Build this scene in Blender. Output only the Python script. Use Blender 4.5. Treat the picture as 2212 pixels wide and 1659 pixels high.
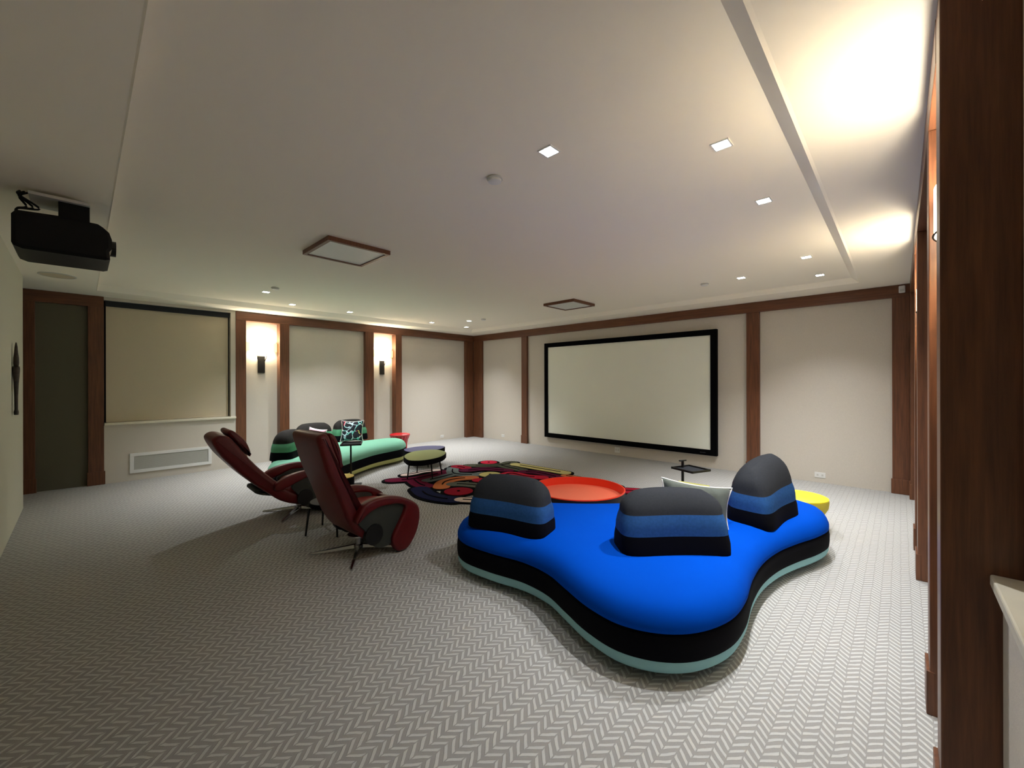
import bpy, bmesh, math, random
from mathutils import Vector, Matrix

for _o in list(bpy.data.objects):
    bpy.data.objects.remove(_o)
random.seed(7)
SC = bpy.context.scene
COL = SC.collection
PI = math.pi
R = math.radians

# ------------------------------------------------------------------ camera
cam_d = bpy.data.cameras.new('camera')
cam = bpy.data.objects.new('camera', cam_d)
COL.objects.link(cam)
cam_d.sensor_width = 36.0
cam_d.lens = 884.07 / 2212 * 36.0
cam_d.shift_y = -0.00165
cam_d.clip_start = 0.02
cam_d.clip_end = 60
cam.matrix_world = (Matrix.Translation((0, 0, 1.6)) @ Matrix.Rotation(R(43.494), 4, 'Z')
                    @ Matrix.Rotation(R(90), 4, 'X') @ Matrix.Rotation(-0.00238, 4, 'Z'))
SC.camera = cam

# ------------------------------------------------------------------ world, exposure
W = bpy.data.worlds.new('world')
SC.world = W
W.use_nodes = True
W.node_tree.nodes['Background'].inputs['Color'].default_value = (0.5, 0.5, 0.5, 1)
W.node_tree.nodes['Background'].inputs['Strength'].default_value = 0.0
SC.view_settings.view_transform = 'Standard'
SC.view_settings.look = 'None'
SC.view_settings.gamma = 1.0
SC.view_settings.use_curve_mapping = False
SC.view_settings.exposure = 2.2
SC.cycles.max_bounces = 12
SC.cycles.diffuse_bounces = 8
SC.cycles.sample_clamp_indirect = 6.0

# ------------------------------------------------------------------ light strengths
DOWN_W = 46.0      # each recessed downlight
SCONCE_W = 6.0    # each wall sconce bulb
DOWN_COL = (0.96, 0.975, 1.0)
WARM_COL = (1.0, 0.92, 0.79)


# ------------------------------------------------------------------ materials
def srgb(r, g, b):
    def f(c):
        c /= 255.0
        return c / 12.92 if c <= 0.04045 else ((c + 0.055) / 1.055) ** 2.4
    return (f(r), f(g), f(b), 1)


def mat(name, col, rough=0.6, metal=0.0, noise=0.0, nscale=40.0, bump=0.0, bscale=200.0,
        stretch=None, sheen=0.0, spec=0.5, emit=None, estr=0.0, coat=0.0):
    m = bpy.data.materials.new(name)
    m.use_nodes = True
    nt = m.node_tree
    b = nt.nodes['Principled BSDF']
    b.inputs['Base Color'].default_value = col
    b.inputs['Roughness'].default_value = rough
    b.inputs['Metallic'].default_value = metal
    b.inputs['Specular IOR Level'].default_value = spec
    b.inputs['Coat Weight'].default_value = coat
    if sheen:
        b.inputs['Sheen Weight'].default_value = sheen
        b.inputs['Sheen Roughness'].default_value = 0.5
    if emit:
        b.inputs['Emission Color'].default_value = emit
        b.inputs['Emission Strength'].default_value = estr
    if noise or bump:
        tc = nt.nodes.new('ShaderNodeTexCoord')
        mp = nt.nodes.new('ShaderNodeMapping')
        if stretch:
            mp.inputs['Scale'].default_value = stretch
        nt.links.new(tc.outputs['Object'], mp.inputs['Vector'])
    if noise:
        n = nt.nodes.new('ShaderNodeTexNoise')
        n.inputs['Scale'].default_value = nscale
        n.inputs['Detail'].default_value = 6
        nt.links.new(mp.outputs[0], n.inputs['Vector'])
        r = nt.nodes.new('ShaderNodeValToRGB')
        r.color_ramp.elements[0].position = 0.3
        r.color_ramp.elements[1].position = 0.7
        lo = tuple(c * (1 - noise) for c in col[:3]) + (1,)
        hi = tuple(min(1, c * (1 + noise)) for c in col[:3]) + (1,)
        r.color_ramp.elements[0].color = lo
        r.color_ramp.elements[1].color = hi
        nt.links.new(n.outputs['Fac'], r.inputs['Fac'])
        nt.links.new(r.outputs['Color'], b.inputs['Base Color'])
    if bump:
        n2 = nt.nodes.new('ShaderNodeTexNoise')
        n2.inputs['Scale'].default_value = bscale
        n2.inputs['Detail'].default_value = 4
        nt.links.new(mp.outputs[0], n2.inputs['Vector'])
        bp = nt.nodes.new('ShaderNodeBump')
        bp.inputs['Strength'].default_value = bump
        bp.inputs['Distance'].default_value = 0.004
        nt.links.new(n2.outputs['Fac'], bp.inputs['Height'])
        nt.links.new(bp.outputs['Normal'], b.inputs['Normal'])
    return m


def carpet_mat():
    """broken herringbone loop carpet: 54 mm columns of 45 degree ribs"""
    m = bpy.data.materials.new('herringbone_carpet')
    m.use_nodes = True
    nt = m.node_tree
    L = nt.links.new
    b = nt.nodes['Principled BSDF']
    b.inputs['Roughness'].default_value = 0.95
    b.inputs['Specular IOR Level'].default_value = 0.1
    tc = nt.nodes.new('ShaderNodeTexCoord')
    # slight wobble of the yarn
    nz = nt.nodes.new('ShaderNodeTexNoise')
    nz.inputs['Scale'].default_value = 9.0
    nz.inputs['Detail'].default_value = 3
    L(tc.outputs['Object'], nz.inputs['Vector'])
    sub = nt.nodes.new('ShaderNodeVectorMath'); sub.operation = 'SUBTRACT'
    L(nz.outputs['Color'], sub.inputs[0]); sub.inputs[1].default_value = (0.5, 0.5, 0.5)
    scl = nt.nodes.new('ShaderNodeVectorMath'); scl.operation = 'SCALE'
    L(sub.outputs[0], scl.inputs[0]); scl.inputs['Scale'].default_value = 0.02
    add = nt.nodes.new('ShaderNodeVectorMath'); add.operation = 'ADD'
    L(tc.outputs['Object'], add.inputs[0]); L(scl.outputs[0], add.inputs[1])
    sp = nt.nodes.new('ShaderNodeSeparateXYZ')
    L(add.outputs[0], sp.inputs[0])

    def mth(op, a, bb=None, c=None):
        n = nt.nodes.new('ShaderNodeMath'); n.operation = op
        for i, v in enumerate((a, bb, c)):
            if v is None:
                continue
            if isinstance(v, (int, float)):
                n.inputs[i].default_value = v
            else:
                L(v, n.inputs[i])
        return n.outputs[0]
    WC, PP = 0.054, 0.0457
    cx = mth('DIVIDE', sp.outputs['X'], WC)
    k = mth('FLOOR', cx)
    fx = mth('SUBTRACT', cx, k)
    par = mth('MODULO', mth('ABSOLUTE', k), 2.0)
    sign = mth('SUBTRACT', mth('MULTIPLY', par, 2.0), 1.0)
    lx = mth('MULTIPLY', mth('MULTIPLY', mth('SUBTRACT', fx, 0.5), WC), sign)
    off = mth('MULTIPLY', mth('MODULO', mth('ABSOLUTE', mth('MULTIPLY', k, 0.37)), 1.0), PP * 0.35)
    t = mth('DIVIDE', mth('ADD', mth('ADD', sp.outputs['Y'], lx), off), PP)
    ft = mth('FRACT', t)
    tri = mth('ABSOLUTE', mth('SUBTRACT', mth('MULTIPLY', ft, 2.0), 1.0))   # 0..1
    st = nt.nodes.new('ShaderNodeMapRange'); st.interpolation_type = 'SMOOTHSTEP'
    st.inputs['From Min'].default_value = 0.50; st.inputs['From Max'].default_value = 0.66
    L(tri, st.inputs['Value'])
    edge = mth('ABSOLUTE', mth('SUBTRACT', fx, 0.5))
    eg = nt.nodes.new('ShaderNodeMapRange'); eg.interpolation_type = 'SMOOTHSTEP'
    eg.inputs['From Min'].default_value = 0.5; eg.inputs['From Max'].default_value = 0.43
    L(edge, eg.inputs['Value'])
    stripe = mth('MULTIPLY', st.outputs[0], eg.outputs[0])
    fz = nt.nodes.new('ShaderNodeTexNoise'); fz.inputs['Scale'].default_value = 420.0
    L(tc.outputs['Object'], fz.inputs['Vector'])
    mx = nt.nodes.new('ShaderNodeMix'); mx.data_type = 'RGBA'
    mx.inputs['A'].default_value = CARPET_DARK
    mx.inputs['B'].default_value = CARPET_LIGHT
    L(stripe, mx.inputs['Factor'])
    mul = nt.nodes.new('ShaderNodeMix'); mul.data_type = 'RGBA'; mul.blend_type = 'MULTIPLY'
    mul.inputs['Factor'].default_value = 0.45
    L(mx.outputs['Result'], mul.inputs['A']); 
    rp = nt.nodes.new('ShaderNodeValToRGB')
    rp.color_ramp.elements[0].position = 0.35; rp.color_ramp.elements[0].color = (0.55, 0.55, 0.55, 1)
    rp.color_ramp.elements[1].position = 0.65; rp.color_ramp.elements[1].color = (1, 1, 1, 1)
    L(fz.outputs['Fac'], rp.inputs['Fac']); L(rp.outputs['Color'], mul.inputs['B'])
    L(mul.outputs['Result'], b.inputs['Base Color'])
    bp = nt.nodes.new('ShaderNodeBump'); bp.inputs['Strength'].default_value = 0.6
    bp.inputs['Distance'].default_value = 0.004
    hs = mth('ADD', stripe, mth('MULTIPLY', fz.outputs['Fac'], 0.5))
    L(hs, bp.inputs['Height']); L(bp.outputs['Normal'], b.inputs['Normal'])
    return m


def weave_mat(name, col, scale=260.0):
    """slubby linen wall fabric"""
    m = mat(name, col, rough=0.9, spec=0.15, noise=0.07, nscale=scale, bump=0.25, bscale=scale * 1.5,
            stretch=(1, 1, 0.6))
    return m


def wood_mat(name, col, dark):
    m = bpy.data.materials.new(name)
    m.use_nodes = True
    nt = m.node_tree
    L = nt.links.new
    b = nt.nodes['Principled BSDF']
    b.inputs['Roughness'].default_value = 0.38
    b.inputs['Specular IOR Level'].default_value = 0.4
    tc = nt.nodes.new('ShaderNodeTexCoord')
    mp = nt.nodes.new('ShaderNodeMapping')
    mp.inputs['Scale'].default_value = (26, 26, 1.3)
    L(tc.outputs['Object'], mp.inputs['Vector'])
    n = nt.nodes.new('ShaderNodeTexNoise'); n.inputs['Scale'].default_value = 2.2
    n.inputs['Detail'].default_value = 8; n.inputs['Roughness'].default_value = 0.6
    L(mp.outputs[0], n.inputs['Vector'])
    r = nt.nodes.new('ShaderNodeValToRGB')
    r.color_ramp.elements[0].position = 0.32; r.color_ramp.elements[0].color = dark
    r.color_ramp.elements[1].position = 0.68; r.color_ramp.elements[1].color = col
    L(n.outputs['Fac'], r.inputs['Fac']); L(r.outputs['Color'], b.inputs['Base Color'])
    return m


def wood_mat_h(name, col, dark, sc):
    m = wood_mat(name, col, dark)
    for n in m.node_tree.nodes:
        if n.type == 'MAPPING':
            n.inputs['Scale'].default_value = sc
    return m


def pattern_mat():
    """dark cushion cloth with looping pastel and red lines"""
    m = bpy.data.materials.new('line_pattern_cloth')
    m.use_nodes = True
    nt = m.node_tree
    L = nt.links.new
    b = nt.nodes['Principled BSDF']; b.inputs['Roughness'].default_value = 0.85
    tc = nt.nodes.new('ShaderNodeTexCoord')
    nz = nt.nodes.new('ShaderNodeTexNoise'); nz.inputs['Scale'].default_value = 5.0
    L(tc.outputs['Object'], nz.inputs['Vector'])
    mixv = nt.nodes.new('ShaderNodeMix'); mixv.data_type = 'RGBA'; mixv.inputs['Factor'].default_value = 0.22
    L(tc.outputs['Object'], mixv.inputs['A']); L(nz.outputs['Color'], mixv.inputs['B'])
    vo = nt.nodes.new('ShaderNodeTexVoronoi'); vo.feature = 'DISTANCE_TO_EDGE'
    vo.inputs['Scale'].default_value = 8.5
    L(mixv.outputs['Result'], vo.inputs['Vector'])
    lt = nt.nodes.new('ShaderNodeMath'); lt.operation = 'LESS_THAN'; lt.inputs[1].default_value = 0.05
    L(vo.outputs['Distance'], lt.inputs[0])
    n2 = nt.nodes.new('ShaderNodeTexNoise'); n2.inputs['Scale'].default_value = 4.3
    n2.inputs['Detail'].default_value = 0
    L(tc.outputs['Object'], n2.inputs['Vector'])
    r = nt.nodes.new('ShaderNodeValToRGB'); r.color_ramp.interpolation = 'CONSTANT'
    cs = [(0.0, srgb(200, 225, 235)), (0.42, srgb(120, 200, 190)), (0.5, srgb(235, 235, 240)),
          (0.55, srgb(190, 30, 50)), (0.62, srgb(230, 225, 120))]
    r.color_ramp.elements[0].color = cs[0][1]
    r.color_ramp.elements[1].position = cs[1][0]; r.color_ramp.elements[1].color = cs[1][1]
    for p, c in cs[2:]:
        e = r.color_ramp.elements.new(p); e.color = c
    L(n2.outputs['Fac'], r.inputs['Fac'])
    mx = nt.nodes.new('ShaderNodeMix'); mx.data_type = 'RGBA'
    mx.inputs['A'].default_value = srgb(22, 22, 34)
    L(lt.outputs[0], mx.inputs['Factor']); L(r.outputs['Color'], mx.inputs['B'])
    L(mx.outputs['Result'], b.inputs['Base Color'])
    return m


CARPET_DARK = srgb(160, 158, 154)
CARPET_LIGHT = srgb(198, 198, 194)
M = {}
M['carpet'] = carpet_mat()
M['ceiling'] = mat('ceiling_paint', srgb(246, 240, 226), rough=0.9, spec=0.1, bump=0.05, bscale=300)
M['paint'] = mat('wall_paint', srgb(208, 207, 190), rough=0.9, spec=0.1, bump=0.05, bscale=300)
M['fabric'] = weave_mat('linen_wall_fabric', srgb(206, 199, 187))
M['shade_cloth'] = weave_mat('roller_shade_cloth', srgb(204, 192, 168), 400)
M['shaded_fabric'] = weave_mat('shaded_panel_cloth', srgb(104, 100, 84))  # wall fabric of one bay, its shade put into a darker colour
M['wood'] = wood_mat('walnut_vertical', srgb(120, 76, 50), srgb(88, 56, 39))
M['wood_x'] = wood_mat_h('walnut_along_x', srgb(120, 76, 50), srgb(88, 56, 39), (1.3, 26, 26))
M['wood_y'] = wood_mat_h('walnut_along_y', srgb(120, 76, 50), srgb(88, 56, 39), (26, 1.3, 26))
M['sill'] = mat('cream_sill', srgb(226, 220, 200), rough=0.4, noise=0.04, nscale=12)
M['white'] = mat('white_plastic', srgb(228, 228, 224), rough=0.45)
M['grille'] = mat('grille_grey', srgb(200, 200, 194), rough=0.6)
M['dark_slot'] = mat('dark_slot', srgb(30, 32, 38), rough=0.8)
M['black'] = mat('black_velour', srgb(8, 8, 10), rough=0.95, spec=0.05)
M['screen'] = mat('screen_cloth', srgb(240, 243, 230), rough=0.8, spec=0.1)
M['proj'] = mat('projector_black', srgb(12, 12, 12), rough=0.5, spec=0.2)
M['glass'] = mat('lens_glass', srgb(10, 10, 14), rough=0.05)
M['iron'] = mat('dark_iron', srgb(34, 32, 30), rough=0.5, metal=0.6, bump=0.5, bscale=60)
M['blackmetal'] = mat('black_metal', srgb(14, 14, 15), rough=0.45, spec=0.4)
M['chrome'] = mat('chrome', srgb(190, 190, 192), rough=0.16, metal=1.0)
M['blue_seat'] = mat('vivid_blue_cloth', srgb(0, 70, 180), rough=0.9, spec=0.03, bump=0.15, bscale=500, noise=0.03, nscale=3)
M['black_seat'] = mat('black_knit', srgb(6, 6, 12), rough=0.9, spec=0.1, bump=0.2, bscale=500)
M['aqua'] = mat('pale_aqua_cloth', srgb(150, 198, 202), rough=0.9, spec=0.1, bump=0.2, bscale=500)
M['denim'] = mat('denim_blue_cloth', srgb(40, 80, 132), rough=0.9, spec=0.1, noise=0.12, nscale=60, bump=0.2, bscale=400)
M['char'] = mat('charcoal_cloth', srgb(46, 48, 52), rough=0.9, spec=0.1, noise=0.08, nscale=80, bump=0.2, bscale=500)
M['char2'] = mat('charcoal_brown_cloth', srgb(42, 40, 38), rough=0.9, spec=0.15, noise=0.08, nscale=80, bump=0.2, bscale=500)
M['seam'] = mat('pale_seam', srgb(120, 150, 185), rough=0.8)
M['mint'] = mat('mint_cloth', srgb(122, 184, 156), rough=0.88, spec=0.1, sheen=0.1, bump=0.15, bscale=500)
M['midgreen'] = mat('mid_green_cloth', srgb(88, 148, 112), rough=0.9, spec=0.1, noise=0.06, nscale=60)
M['lime'] = mat('pale_lime_cloth', srgb(205, 208, 135), rough=0.9, spec=0.1)
M['leather'] = mat('oxblood_leather', srgb(92, 5, 11), rough=0.42, spec=0.45, noise=0.1, nscale=25, bump=0.25, bscale=160)
M['leather_seat'] = mat('lighter_red_leather', srgb(150, 42, 36), rough=0.4, spec=0.5, noise=0.1, nscale=12, bump=0.35, bscale=50)  # seat leather: lighter red, coarser bump
M['side_cloth'] = mat('dark_side_panel', srgb(44, 48, 44), rough=0.7, bump=0.2, bscale=300)
M['redlacquer'] = mat('red_lacquer', srgb(200, 20, 34), rough=0.3, coat=0.3)
M['orange_in'] = mat('tray_bottom_coral', srgb(246, 120, 90), rough=0.45)
M['orange_wall'] = mat('tray_wall_orange', srgb(240, 62, 32), rough=0.4)
M['navy_side'] = mat('near_black_side', srgb(16, 14, 24), rough=0.6)
M['yellow'] = mat('yellow_top', srgb(248, 232, 30), rough=0.5)
M['yellow_side'] = mat('mustard_side', srgb(205, 190, 62), rough=0.7)
M['green_top'] = mat('moss_green_top', srgb(150, 162, 92), rough=0.5)
M['blue_top'] = mat('slate_blue_top', srgb(46, 54, 112), rough=0.35)
M['gold_top'] = mat('gold_top', srgb(205, 178, 88), rough=0.45)
M['grey_pillow'] = mat('grey_green_velvet', srgb(76, 82, 75), rough=0.9, sheen=0.1, noise=0.2, nscale=14)
M['piping'] = mat('white_piping', srgb(235, 235, 228), rough=0.7)
M['pale_yellow'] = mat('pale_yellow_cloth', srgb(222, 218, 130), rough=0.85)
M['pink'] = mat('pale_pink_cloth', srgb(222, 170, 185), rough=0.85)
M['pattern'] = pattern_mat()
M['carved'] = mat('carved_dark_wood', srgb(52, 42, 34), rough=0.7, noise=0.5, nscale=18, bump=0.6, bscale=30)
M['lens_on'] = mat('lit_downlight_lens', srgb(255, 255, 255), emit=(0.93, 0.98, 1.0, 1), estr=9.0)
M['shade_on'] = mat('lit_parchment_shade', srgb(250, 240, 210), emit=(1.0, 0.9, 0.68, 1), estr=3.0)
M['wing_on'] = mat('lit_yellow_parchment', srgb(235, 215, 130), emit=(1.0, 0.74, 0.3, 1), estr=0.35)
M['panel_glass'] = mat('frosted_panel', srgb(222, 224, 220), rough=0.35)
RUGC = dict(wine=(104, 24, 52), bone=(226, 204, 192), slate=(112, 122, 120), orange=(206, 122, 74), navy=(30, 34, 66),
            crimson=(150, 26, 46), sage=(104, 108, 96), straw=(204, 194, 128), red=(196, 36, 62), olive=(82, 84, 68),
            plum=(96, 26, 58), black=(10, 10, 14))
for k_, c_ in RUGC.items():
    M['rug_' + k_] = mat('rug_' + k_, srgb(*c_), rough=0.95, spec=0.05, bump=0.5, bscale=250, noise=0.08, nscale=200)


# ------------------------------------------------------------------ mesh builder
class MB:
    def __init__(self):
        self.v, self.f, self.m = [], [], []

    def add(self, verts, faces, mi=0):
        n = len(self.v)
        self.v += [tuple(p) for p in verts]
        self.f += [tuple(i + n for i in fc) for fc in faces]
        self.m += [mi] * len(faces)
        return self

    def box(self, x0, x1, y0, y1, z0, z1, mi=0):
        v = [(x0, y0, z0), (x1, y0, z0), (x1, y1, z0), (x0, y1, z0), (x0, y0, z1), (x1, y0, z1), (x1, y1, z1), (x0, y1, z1)]
        return self.add(v, [(3, 2, 1, 0), (4, 5, 6, 7), (0, 1, 5, 4), (1, 2, 6, 5), (2, 3, 7, 6), (3, 0, 4, 7)], mi)

    def rings(self, rings, mi=0, cap0=True, cap1=True, mats=None):
        """loft closed rings of equal length"""
        n = len(rings[0]); b = len(self.v)
        for r in rings:
            self.v += [tuple(p) for p in r]
        for i in range(len(rings) - 1):
            mm = mats[i] if mats else mi
            for j in range(n):
                k = (j + 1) % n
                self.f.append((b + i * n + j, b + i * n + k, b + (i + 1) * n + k, b + (i + 1) * n + j)); self.m.append(mm)
        if cap0:
            self.f.append(tuple(b + j for j in reversed(range(n)))); self.m.append(mats[0] if mats else mi)
        if cap1:
            e = b + (len(rings) - 1) * n
            self.f.append(tuple(e + j for j in range(n))); self.m.append(mats[-1] if mats else mi)
        return self

    def lathe(self, prof, c=(0, 0), n=40, mi=0, mats=None, sx=1, sy=1):
        rs = [[(c[0] + r * sx * math.cos(2 * PI * j / n), c[1] + r * sy * math.sin(2 * PI * j / n), z) for j in range(n)] for r, z in prof]
        return self.rings(rs, mi, True, True, mats)

    def tube(self, pts, r, n=8, mi=0, r1=None):
        pts = [Vector(p) for p in pts]
        rs = []
        for i, p in enumerate(pts):
            if i == 0: d = pts[1] - pts[0]
            elif i == len(pts) - 1: d = pts[-1] - pts[-2]
            else: d = pts[i + 1] - pts[i - 1]
            d.normalize()
            up = Vector((0, 0, 1)) if abs(d.z) < 0.9 else Vector((1, 0, 0))
            a = d.cross(up).normalized(); bb = a.cross(d).normalized()
            t = i / (len(pts) - 1)
            rr = r if r1 is None else r + (r1 - r) * t
            rs.append([p + (a * math.cos(2 * PI * j / n) + bb * math.sin(2 * PI * j / n)) * rr for j in range(n)])
        return self.rings(rs, mi)

    def prism(self, outline, z0, z1, mi=0, top=None):
        n = len(outline); b = len(self.v)
        self.v += [(x, y, z0) for x, y in outline] + [(x, y, z1) for x, y in outline]
        for j in range(n):
            k = (j + 1) % n
            self.f.append((b + j, b + k, b + n + k, b + n + j)); self.m.append(mi)
        self.f.append(tuple(b + j for j in reversed(range(n)))); self.m.append(mi)
        self.f.append(tuple(b + n + j for j in range(n))); self.m.append(mi if top is None else top)
        return self

    def build(self, name, mats, parent=None, smooth=False, bevel=0.0, subsurf=0, fix=True, angle=None):
        me = bpy.data.meshes.new(name)
        off = Vector((0, 0, 0))
        vs = self.v
        o = bpy.data.objects.new(name, me)
        me.from_pydata(vs, [], self.f)
        if not isinstance(mats, (list, tuple)):
            mats = [mats]
        for mm in mats:
            me.materials.append(mm)
        for p, mi in zip(me.polygons, self.m):
            p.material_index = mi
        if fix:
            bm = bmesh.new(); bm.from_mesh(me)
            bmesh.ops.recalc_face_normals(bm, faces=bm.faces)
            bm.to_mesh(me); bm.free()
        if smooth:
            for p in me.polygons:
                p.use_smooth = True
            if angle:
                try:
                    me.set_sharp_from_angle(angle=R(angle))
                except Exception:
                    pass
        COL.objects.link(o)
        if parent:
            o.parent = parent
        if bevel:
            b = o.modifiers.new('bevel', 'BEVEL'); b.width = bevel; b.segments = 2; b.limit_method = 'ANGLE'
            b.angle_limit = R(40)
        if subsurf:
            s = o.modifiers.new('subsurf', 'SUBSURF'); s.levels = subsurf; s.render_levels = subsurf
        return o


def thing(name, label, cat, loc=(0, 0, 0), rz=0.0, group=None):
    o = bpy.data.objects.new(name, None)
    o.empty_display_size = 0.1
    COL.objects.link(o)
    o.location = loc
    o.rotation_euler = (0, 0, rz)
    tag(o, label, cat, group)
    return o


def tag(o, label, cat, group=None):
    o['label'] = label
    o['category'] = cat
    if group:
        o['group'] = group
    return o


def struct(o):
    o['kind'] = 'structure'
    return o


def copy_tree(o, parent=None):
    c = o.copy()
    COL.objects.link(c)
    if parent:
        c.parent = parent
    for ch in [q for q in bpy.data.objects if q.parent == o]:
        copy_tree(ch, c)
    return c


def smooth_closed(pts, sub=6):
    out = []
    n = len(pts)
    for i in range(n):
        p0, p1, p2, p3 = (pts[(i - 1) % n], pts[i], pts[(i + 1) % n], pts[(i + 2) % n])
        for s in range(sub):
            t = s / sub
            out.append(tuple(0.5 * ((2 * p1[k]) + (-p0[k] + p2[k]) * t + (2 * p0[k] - 5 * p1[k] + 4 * p2[k] - p3[k]) * t * t
                                    + (-p0[k] + 3 * p1[k] - 3 * p2[k] + p3[k]) * t ** 3) for k in range(2)))
    return out


def smooth_open(pts, sub=6):
    if len(pts) < 3:
        return [tuple(p) for p in pts]
    out = []
    n = len(pts)
    for i in range(n - 1):
        p0, p1, p2, p3 = pts[max(i - 1, 0)], pts[i], pts[i + 1], pts[min(i + 2, n - 1)]
        for s in range(sub):
            t = s / sub
            out.append(tuple(0.5 * ((2 * p1[k]) + (-p0[k] + p2[k]) * t + (2 * p0[k] - 5 * p1[k] + 4 * p2[k] - p3[k]) * t * t
                                    + (-p0[k] + 3 * p1[k] - 3 * p2[k] + p3[k]) * t ** 3) for k in range(len(p1))))
    out.append(tuple(pts[-1]))
    return out


def area2(p):
    return sum(p[i][0] * p[(i + 1) % len(p)][1] - p[(i + 1) % len(p)][0] * p[i][1] for i in range(len(p)))


def offset(p, d):
    """move a closed 2-D outline outwards by d"""
    n = len(p)
    s = 1 if area2(p) > 0 else -1
    out = []
    for i in range(n):
        a, b = Vector(p[(i - 1) % n]), Vector(p[(i + 1) % n])
        t = (b - a)
        if t.length < 1e-9:
            out.append(p[i]); continue
        t.normalize()
        out.append((p[i][0] + t.y * d * s, p[i][1] - t.x * d * s))
    return out


# ================================================================== THE ROOM
XL, XR, YS = -9.155, 0.10, 8.0       # pillar faces left / right / screen wall
SOF, TRAY = 2.973, 3.04
YB = -0.51                           # rear wall face

struct(MB().box(-10.0, 1.0, -3.4, 8.6, -0.12, 0.0).build('floor', M['carpet']))

cb = MB()
ix0, ix1, iy0, iy1 = -8.62, -0.39, 0.16, 7.45
ux0, ux1, uy0, uy1 = -8.47, -0.49, 0.178, 7.36
cb.box(-10.0, ix0, -3.4, 8.6, SOF, 3.2).box(ix1, 1.0, -3.4, 8.6, SOF, 3.2)
cb.box(ix0, ix1, -3.4, iy0, SOF, 3.2).box(ix0, ix1, iy1, 8.6, SOF, 3.2)
cb.box(ix0, ix1, iy0, iy1, TRAY, 3.2)
struct(cb.build('ceiling', M['ceiling']))
# sloped cornice around the raised tray
cr = MB()
lo = [(ix0, iy0, SOF), (ix1, iy0, SOF), (ix1, iy1, SOF), (ix0, iy1, SOF)]
e = 0.018
lo2 = [(ix0 + e, iy0 + e * 0.5, SOF - 0.004), (ix1 - e, iy0 + e * 0.5, SOF - 0.004), (ix1 - e, iy1 - e, SOF - 0.004), (ix0 + e, iy1 - e, SOF - 0.004)]
up = [(ux0, uy0, TRAY), (ux1, uy0, TRAY), (ux1, uy1, TRAY), (ux0, uy1, TRAY)]
bk = [(ix0, iy0, TRAY + 0.02), (ix1, iy0, TRAY + 0.02), (ix1, iy1, TRAY + 0.02), (ix0, iy1, TRAY + 0.02)]
cr.rings([lo, lo2, up, bk], cap0=False, cap1=False)
struct(cr.build('trim_1', M['ceiling']))

# --- left wall (x = XL): slabs behind each bay, at their own depth
wl = MB()
wl.box(-9.6, -9.34, -3.4, 8.4, 0, SOF)                       # backing
wl.box(-9.345, -9.22, -0.46, 0.08, 0, SOF)                   # behind the framed fabric panel
wl.box(-9.345, XL - 0.01, 0.25, 2.04, 0, 0.93)               # below window
wl.box(-9.345, XL - 0.01, 1.95, 2.04, 0.93, SOF)             # right jamb of window
wl.box(-9.345, XL - 0.01, 0.25, 1.95, 2.925, SOF)
wl.box(-9.345, -9.33, 2.2, 2.8, 0, SOF)
wl.box(-9.345, -9.255, 2.96, 4.65, 0, SOF)
wl.box(-9.345, -9.33, 4.84, 5.44, 0, SOF)
wl.box(-9.345, -9.255, 5.6, 8.1, 0, SOF)
wl.box(-9.345, XL - 0.01, -3.4, -0.55, 0, SOF)
struct(wl.build('wall_left', M['fabric']))
d1_ = struct(bpy.data.objects.new('fabric_panel_1', None)); COL.objects.link(d1_)  # framed wall panelling, not a door
MB().box(-9.222, -9.212, -0.458, 0.078, 0.004, 2.80).build('shaded_panel', M['shaded_fabric'], d1_)  # shade of the bay is carried by the cloth colour
# --- screen wall
ws = MB()
ws.box(-9.6, 0.7, 8.06, 8.5, 0, SOF)
struct(ws.build('wall_back', M['fabric']))
# --- right wall, mirrored bays
wr = MB()
wr.box(0.30, 0.8, -3.4, 8.4, 0, SOF)
wr.box(0.24, 0.31, -0.7, 2.055, 0, 0.93)
wr.box(0.24, 0.31, -0.7, 0.30, 0.93, SOF)
wr.box(0.27, 0.31, 2.2, 2.8, 0, SOF)
wr.box(0.20, 0.31, 2.96, 4.65, 0, SOF)
wr.box(0.27, 0.31, 4.84, 5.44, 0, SOF)
wr.box(0.20, 0.31, 5.6, 8.1, 0, SOF)
struct(wr.build('wall_right', M['fabric']))
# --- rear wall behind the camera, ending at the passage on the left
struct(MB().box(-8.17, 0.6, YB - 0.14, YB, 0, SOF).build('wall_front', M['paint']))
struct(MB().box(-9.4, 0.6, -3.4, -3.2, 0, SOF).build('wall_passage', M['paint']))

tn = [1]


def trim(name_mat, boxes, bevel=0.004):
    tn[0] += 1
    b = MB()
    for q in boxes:
        b.box(*q)
    return struct(b.build('trim_%d' % tn[0], name_mat, bevel=bevel))


HZ = 2.80      # underside of the wooden header
# left wall pillars (with plinths)
for (y0, y1, dep) in ((-0.57, -0.458, -9.30), (0.078, 0.255, -9.30), (2.03, 2.20, -9.34), (2.79, 2.97, -9.34), (4.63, 4.84, -9.34),
                      (5.425, 5.60, -9.34), (7.72, 7.99, -9.30)):
    trim(M['wood'], [(dep, XL, y0, y1, 0.001, HZ)])
    trim(M['wood'], [(XL - 0.02, XL + 0.012, y0 - 0.012, y1 + 0.012, 0.001, 0.21)])
trim(M['wood_y'], [(-9.34, XL + 0.002, 2.03, 8.0, HZ, SOF - 0.002)])
trim(M['wood_y'], [(-9.34, XL + 0.002, -0.57, 0.255, HZ, SOF - 0.002)])
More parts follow.
